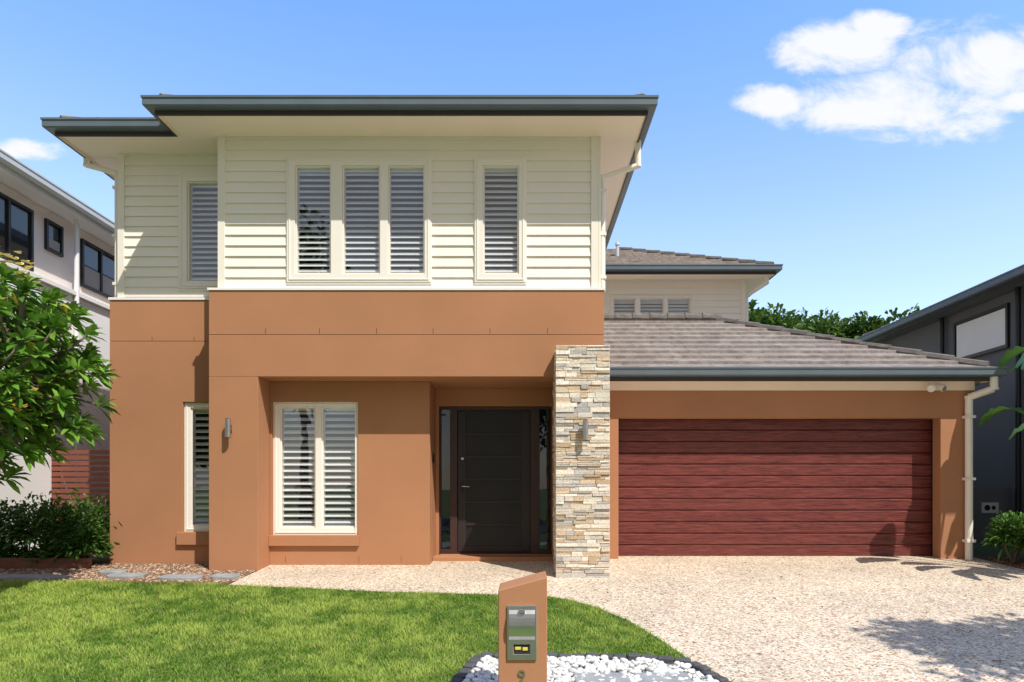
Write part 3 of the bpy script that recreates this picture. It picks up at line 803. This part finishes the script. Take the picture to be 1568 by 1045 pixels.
def shrub(name,clumps,n,L,W,c0,c1,seed=0,up=.6,stems=True,mat=None,droop=.5):
    root=empty(name); pos=[];dr=[]
    per=n//len(clumps)
    tk=MB()
    for (cx,cy,cz,rx,ry,rz) in clumps:
        v=rng.normal(0,1,(per,3)); v/=np.linalg.norm(v,axis=1)[:,None]; v[:,2]=np.abs(v[:,2])*1.0-.25
        r=rng.random((per,1))**.4
        bump=1+.25*np.sin(v[:,:1]*5+cx*3)*np.cos(v[:,1:2]*6+cy)
        pos.append(np.array([cx,cy,cz])+v*r*bump*np.array([rx,ry,rz])); d=v.copy(); d[:,2]+=up; d+=rng.normal(0,.35,(per,3)); dr.append(d)
        for k in range(6):
            q=v[k]*.7; tk.tube((cx,cy,gz(cy)-.02),(cx+q[0]*rx,cy+q[1]*ry,cz+abs(q[2])*rz),.014,.006,0,6)
    tk.build('stems',[M_bark],root)
    pos=np.concatenate(pos);dr=np.concatenate(dr); m=len(pos)
    pos[:,2]=np.maximum(pos[:,2],gzv(pos[:,1])+.03)
    leaves('leaves',pos,dr,rng.uniform(.7,1.2,m)*L,rng.uniform(.8,1.2,m)*W,jitter_cols(m,c0,c1,.2),mat or M_leaf,root,droop=droop)
shrub('garden_shrub',[(-6.3,9.85,.42,.42,.35,.68),(-6.75,9.8,.44,.40,.35,.60),(-7.15,9.9,.38,.45,.35,.68),(-7.6,9.8,.40,.5,.4,.60),(-8.1,9.9,.38,.4,.4,.64),(-6.15,9.6,.22,.28,.25,.45),(-6.6,9.65,.05,.4,.22,.35),(-7.4,9.65,.05,.5,.22,.35)],8800,.13,.036,(.04,.10,.018),(.12,.24,.04))
shrub('garden_shrub.001',[(7.08,9.85,.30,.28,.3,.46),(7.4,9.5,.30,.4,.4,.50),(7.9,9.3,.32,.5,.45,.56),(7.3,8.8,.1,.35,.35,.40)],4600,.20,.032,(.06,.16,.025),(.17,.32,.05),up=.9,droop=.6)

def strelitzia(name,bx,by,n,hmin,hmax,lean,a0=0):
    root=empty(name); tk=MB(); V=[];F=[];C=[]
    for k in range(n):
        a=a0+2*math.pi*k/n+rng.uniform(-.3,.3); h=rng.uniform(hmin,hmax); r=rng.uniform(.35,lean)
        p0=Vector((bx+math.cos(a)*.12,by+math.sin(a)*.12,gz(by))); p1=Vector((bx+math.cos(a)*r*.35,by+math.sin(a)*r*.35,h*.6)); p2=Vector((bx+math.cos(a)*r*.8,by+math.sin(a)*r*.8,h))
        tk.tube(p0,p1,.035,.025,0,8); tk.tube(p1,p2,.025,.014,0,8)
        L=rng.uniform(.75,1.05); W=rng.uniform(.24,.32); o=Vector((math.cos(a),math.sin(a),.75)).normalized(); s=Vector((-math.sin(a),math.cos(a),0))
        base=len(V); nn=12; c=np.array([.08,.19,.04])*(1-.4*rng.random())+np.array([.04,.07,.01])*rng.random()
        for i in range(nn+1):
            t=i/nn; w=W*math.sin(math.pi*min(1,t*.93+.06))**.6*.5; q=p2+o*L*t-Vector((0,0,1))*L*.75*t*t
            rip=.02*math.sin(i*2.5+k)
            V+= [tuple(q-s*w+Vector((0,0,.25*w+rip))),tuple(q),tuple(q+s*w+Vector((0,0,.25*w-rip)))]; C+=[c*.95,c*1.3,c]
            if i:
                b=base+3*(i-1); F+= [(b,b+1,b+4,b+3),(b+1,b+2,b+5,b+4)]
    tk.build('stems',[surf('stem_green',(.10,.16,.04),.6,.1,4)],root)
    mesh_np('paddle_leaves',np.array(V),np.array(F),np.array(C),[M_leaf],root,smooth=True)
strelitzia('bird_of_paradise_plant',7.28,8.6,19,1.5,3.1,1.1,a0=.1)

def tree(name,base,H,crown_c,R,nclump,nleaf,leaf,c0,c1,tr=.2,sig=.22):
    root=empty(name); tk=MB(); base=Vector(base); cc=Vector(crown_c); fork=base.lerp(Vector((cc.x,cc.y,cc.z-R[2]*.6)),.75)
    tk.tube(base-Vector((0,0,.2)),fork,tr,tr*.65,0,10)
    P=[];Dd=[];sh=[]
    for k in range(nclump):
        v=Vector(rng.normal(0,1,3)).normalized(); r=rng.uniform(.35,1)**.6
        c=Vector((cc.x+v.x*R[0]*r,cc.y+v.y*R[1]*r,cc.z+v.z*R[2]*r)); mid=fork.lerp(c,.5)+Vector((0,0,.1*R[2]))
        tk.tube(fork,mid,tr*.35,tr*.18,0,6); tk.tube(mid,c,tr*.18,tr*.06,0,6)
        m=nleaf//nclump; s=min(R)*sig*rng.uniform(.7,1.35)
        q=rng.normal(0,1,(m,3)); q/=np.linalg.norm(q,axis=1)[:,None]; q*=s*(rng.random((m,1))**.45)*np.array([1.25,1.25,.75])
        P.append(np.array(c)+q); d=q/s+np.array([0,0,.3])+rng.normal(0,.5,(m,3)); Dd.append(d); sh.append(np.full(m,rng.uniform(.65,1.25)))
    tk.build('trunk_and_limbs',[M_bark],root,smooth=True)
    P=np.concatenate(P);Dd=np.concatenate(Dd);sh=np.concatenate(sh)[:,None]; m=len(P)
    leaves('crown_leaves',P,Dd,rng.uniform(.7,1.3,m)*leaf,rng.uniform(.7,1.3,m)*leaf*.45,jitter_cols(m,c0,c1,.2)*sh,M_leafm,root,droop=.3)
    return root
# off-frame tree on the right whose shadow dapples the driveway
tree('street_tree',(8.0,1.9,gz(3.0)),4,(7.6,2.75,5.4),(1.5,1.0,1.0),20,3200,.15,(.05,.10,.02),(.10,.16,.04),tr=.1,sig=.42)
tree('street_tree.001',(-11,-15,-.67),14,(-11,-15,9.5),(3.6,3.2,4.6),40,6000,.38,(.04,.08,.02),(.07,.12,.03),tr=.3,sig=.3)
tree('street_tree.002',(-5.2,-15,-.67),12,(-5.2,-15,8.2),(2.0,2.0,4.2),30,4000,.36,(.04,.08,.02),(.07,.12,.03),tr=.25,sig=.35)
tree('street_tree.003',(3,-17,-.67),9,(3,-17,6),(4,3,3.0),30,4500,.38,(.04,.08,.02),(.07,.12,.03),tr=.25,sig=.35)
def mass(name,pts,leaf,n):
    root=empty(name); P=[];Dd=[];sh=[]; tk=MB()
    for (x,y,z,r) in pts:
        m=n//len(pts); q=rng.normal(0,1,(m,3)); q/=np.linalg.norm(q,axis=1)[:,None]
        q*=r*rng.random((m,1))**.35*(1+.25*np.sin(q[:,:1]*6+x)*np.cos(q[:,2:3]*7)); P.append(np.array([x,y,z])+q); Dd.append(q/r+np.array([0,0,.4])+rng.normal(0,.5,(m,3))); sh.append(np.full(m,rng.uniform(.7,1.2)))
        tk.tube((x,y,-.3),(x,y,z),.25,.12,0,6)
    tk.build('trunks',[M_bark],root)
    P=np.concatenate(P);Dd=np.concatenate(Dd);sh=np.concatenate(sh)[:,None];m=len(P)
    leaves('foliage',P,Dd,rng.uniform(.6,1.3,m)*leaf,rng.uniform(.6,1.3,m)*leaf*.5,jitter_cols(m,(.06,.13,.03),(.16,.26,.05),.2)*sh,M_leafm,root)
pts=[]
for i in range(26):
    x=13.2+i*.44; top=13.1-1.0*abs(math.sin(i*1.3))-.04*i
    pts.append((x,44+rng.uniform(-2,2),top-1.3,rng.uniform(.9,1.6)))
for i in range(14): pts.append((13+i*.9,45+rng.uniform(-1,1),8.8,2.2))
mass('distant_trees',pts,.45,24000)

# ---------------------------------------------------------------- light and sky
sd=Vector((.86,-1,1.75)).normalized()
sun=bpy.data.lights.new('sun','SUN'); sun.energy=5.0; sun.angle=math.radians(.5); sun.color=(1,.965,.90)
so=bpy.data.objects.new('sun',sun); so.rotation_euler=(-sd).to_track_quat('-Z','Y').to_euler(); col.objects.link(so)
el=math.asin(sd.z); rot=math.atan2(sd.x,sd.y)
w=bpy.data.worlds.new('World'); scene.world=w; w.use_nodes=True; nt=w.node_tree; NN=nt.nodes; LL=nt.links
bg=NN['Background']; STR=.15; bg.inputs['Strength'].default_value=STR
sky=NN.new('ShaderNodeTexSky'); sky.sky_type='NISHITA'; sky.sun_disc=False; sky.sun_elevation=el; sky.sun_rotation=rot
sky.air_density=1.0; sky.dust_density=.6; sky.ozone_density=1.6
tc=NN.new('ShaderNodeTexCoord'); sp=NN.new('ShaderNodeSeparateXYZ'); LL.new(tc.outputs['Generated'],sp.inputs[0])
def mth(op,a,b=None,c=None,clamp=False):
    n=NN.new('ShaderNodeMath'); n.operation=op; n.use_clamp=clamp
    for i,v in enumerate((a,b,c)):
        if v is None: continue
        if isinstance(v,(int,float)): n.inputs[i].default_value=v
        else: LL.new(v,n.inputs[i])
    return n.outputs[0]
# clear-air tint of the sky by elevation
tint=NN.new('ShaderNodeValToRGB'); te=tint.color_ramp.elements
te[0].position=.0; te[0].color=(.76,.68,.62,1); te[1].position=.62; te[1].color=(.50,.70,.90,1)
e=te.new(.32); e.color=(.76,.72,.70,1)
LL.new(sp.outputs[2],tint.inputs[0])
tm=NN.new('ShaderNodeVectorMath'); tm.operation='MULTIPLY'; LL.new(sky.outputs[0],tm.inputs[0]); LL.new(tint.outputs[0],tm.inputs[1])
ts=NN.new('ShaderNodeVectorMath'); ts.operation='SCALE'; ts.inputs['Scale'].default_value=2.8; LL.new(tm.outputs[0],ts.inputs[0])
# unseen cloud added behind the viewer (sun's side) to whiten the ambient light
hz=NN.new('ShaderNodeTexNoise'); hz.inputs['Scale'].default_value=2.5; hz.inputs['Detail'].default_value=6; LL.new(tc.outputs['Generated'],hz.inputs['Vector'])
bk=mth('MULTIPLY',mth('ADD',mth('MULTIPLY',sp.outputs[1],-2.2),.15,clamp=True),mth('ADD',mth('MULTIPLY',mth('SUBTRACT',hz.outputs['Fac'],.5),1.4),.88),clamp=True)
mb_=NN.new('ShaderNodeMix'); mb_.data_type='RGBA'; LL.new(bk,mb_.inputs['Factor']); LL.new(ts.outputs[0],mb_.inputs[6]); mb_.inputs[7].default_value=(.44/STR,.42/STR,.41/STR,1)
yy_=mth('MAXIMUM',sp.outputs[1],.02)
u=mth('DIVIDE',sp.outputs[0],yy_); v=mth('DIVIDE',sp.outputs[2],yy_)
cb=NN.new('ShaderNodeCombineXYZ'); LL.new(u,cb.inputs[0]); LL.new(mth('MULTIPLY',v,1.6),cb.inputs[1])
ns=NN.new('ShaderNodeTexNoise'); ns.inputs['Scale'].default_value=7; ns.inputs['Detail'].default_value=10; ns.inputs['Roughness'].default_value=.64; ns.inputs['Distortion'].default_value=.4
LL.new(cb.outputs[0],ns.inputs['Vector'])
dens=None
for (cu,cv,ru,rv) in [(.55,.56,.20,.055),(.46,.64,.10,.045),(.68,.615,.15,.07),(.37,.565,.07,.028),(.52,.675,.05,.025),(.73,.565,.05,.022),(-.73,.49,.07,.018)]:
    a=mth('DIVIDE',mth('SUBTRACT',u,cu),ru); b=mth('DIVIDE',mth('SUBTRACT',v,cv),rv)
    g_=mth('SUBTRACT',1,mth('ADD',mth('MULTIPLY',a,a),mth('MULTIPLY',b,b)))
    dens=g_ if dens is None else mth('MAXIMUM',dens,g_)
dens=mth('MAXIMUM',dens,-1.5)
dn=mth('ADD',mth('MULTIPLY',dens,.95),mth('MULTIPLY',mth('SUBTRACT',ns.outputs['Fac'],.5),3.8))
mr=NN.new('ShaderNodeMapRange'); mr.interpolation_type='SMOOTHSTEP'; mr.inputs[1].default_value=-.10; mr.inputs[2].default_value=.95; mr.inputs[3].default_value=0; mr.inputs[4].default_value=.97
LL.new(dn,mr.inputs[0])
mx=NN.new('ShaderNodeMix'); mx.data_type='RGBA'; LL.new(mr.outputs[0],mx.inputs['Factor']); LL.new(mb_.outputs[2],mx.inputs[6]); mx.inputs[7].default_value=(.98/STR,.99/STR,1.02/STR,1)
LL.new(mx.outputs[2],bg.inputs['Color'])

cam=bpy.data.cameras.new('camera'); co=bpy.data.objects.new('camera',cam); col.objects.link(co)
cam.lens=24; cam.sensor_width=36; cam.shift_x=-16/1568; cam.shift_y=(745-522.5)/1568; cam.clip_end=2000; cam.clip_start=.05
co.location=(0,0,CAMZ); co.rotation_euler=(math.radians(90),0,0)
scene.camera=co
scene.view_settings.view_transform='Standard'; scene.view_settings.look='None'; scene.view_settings.exposure=0
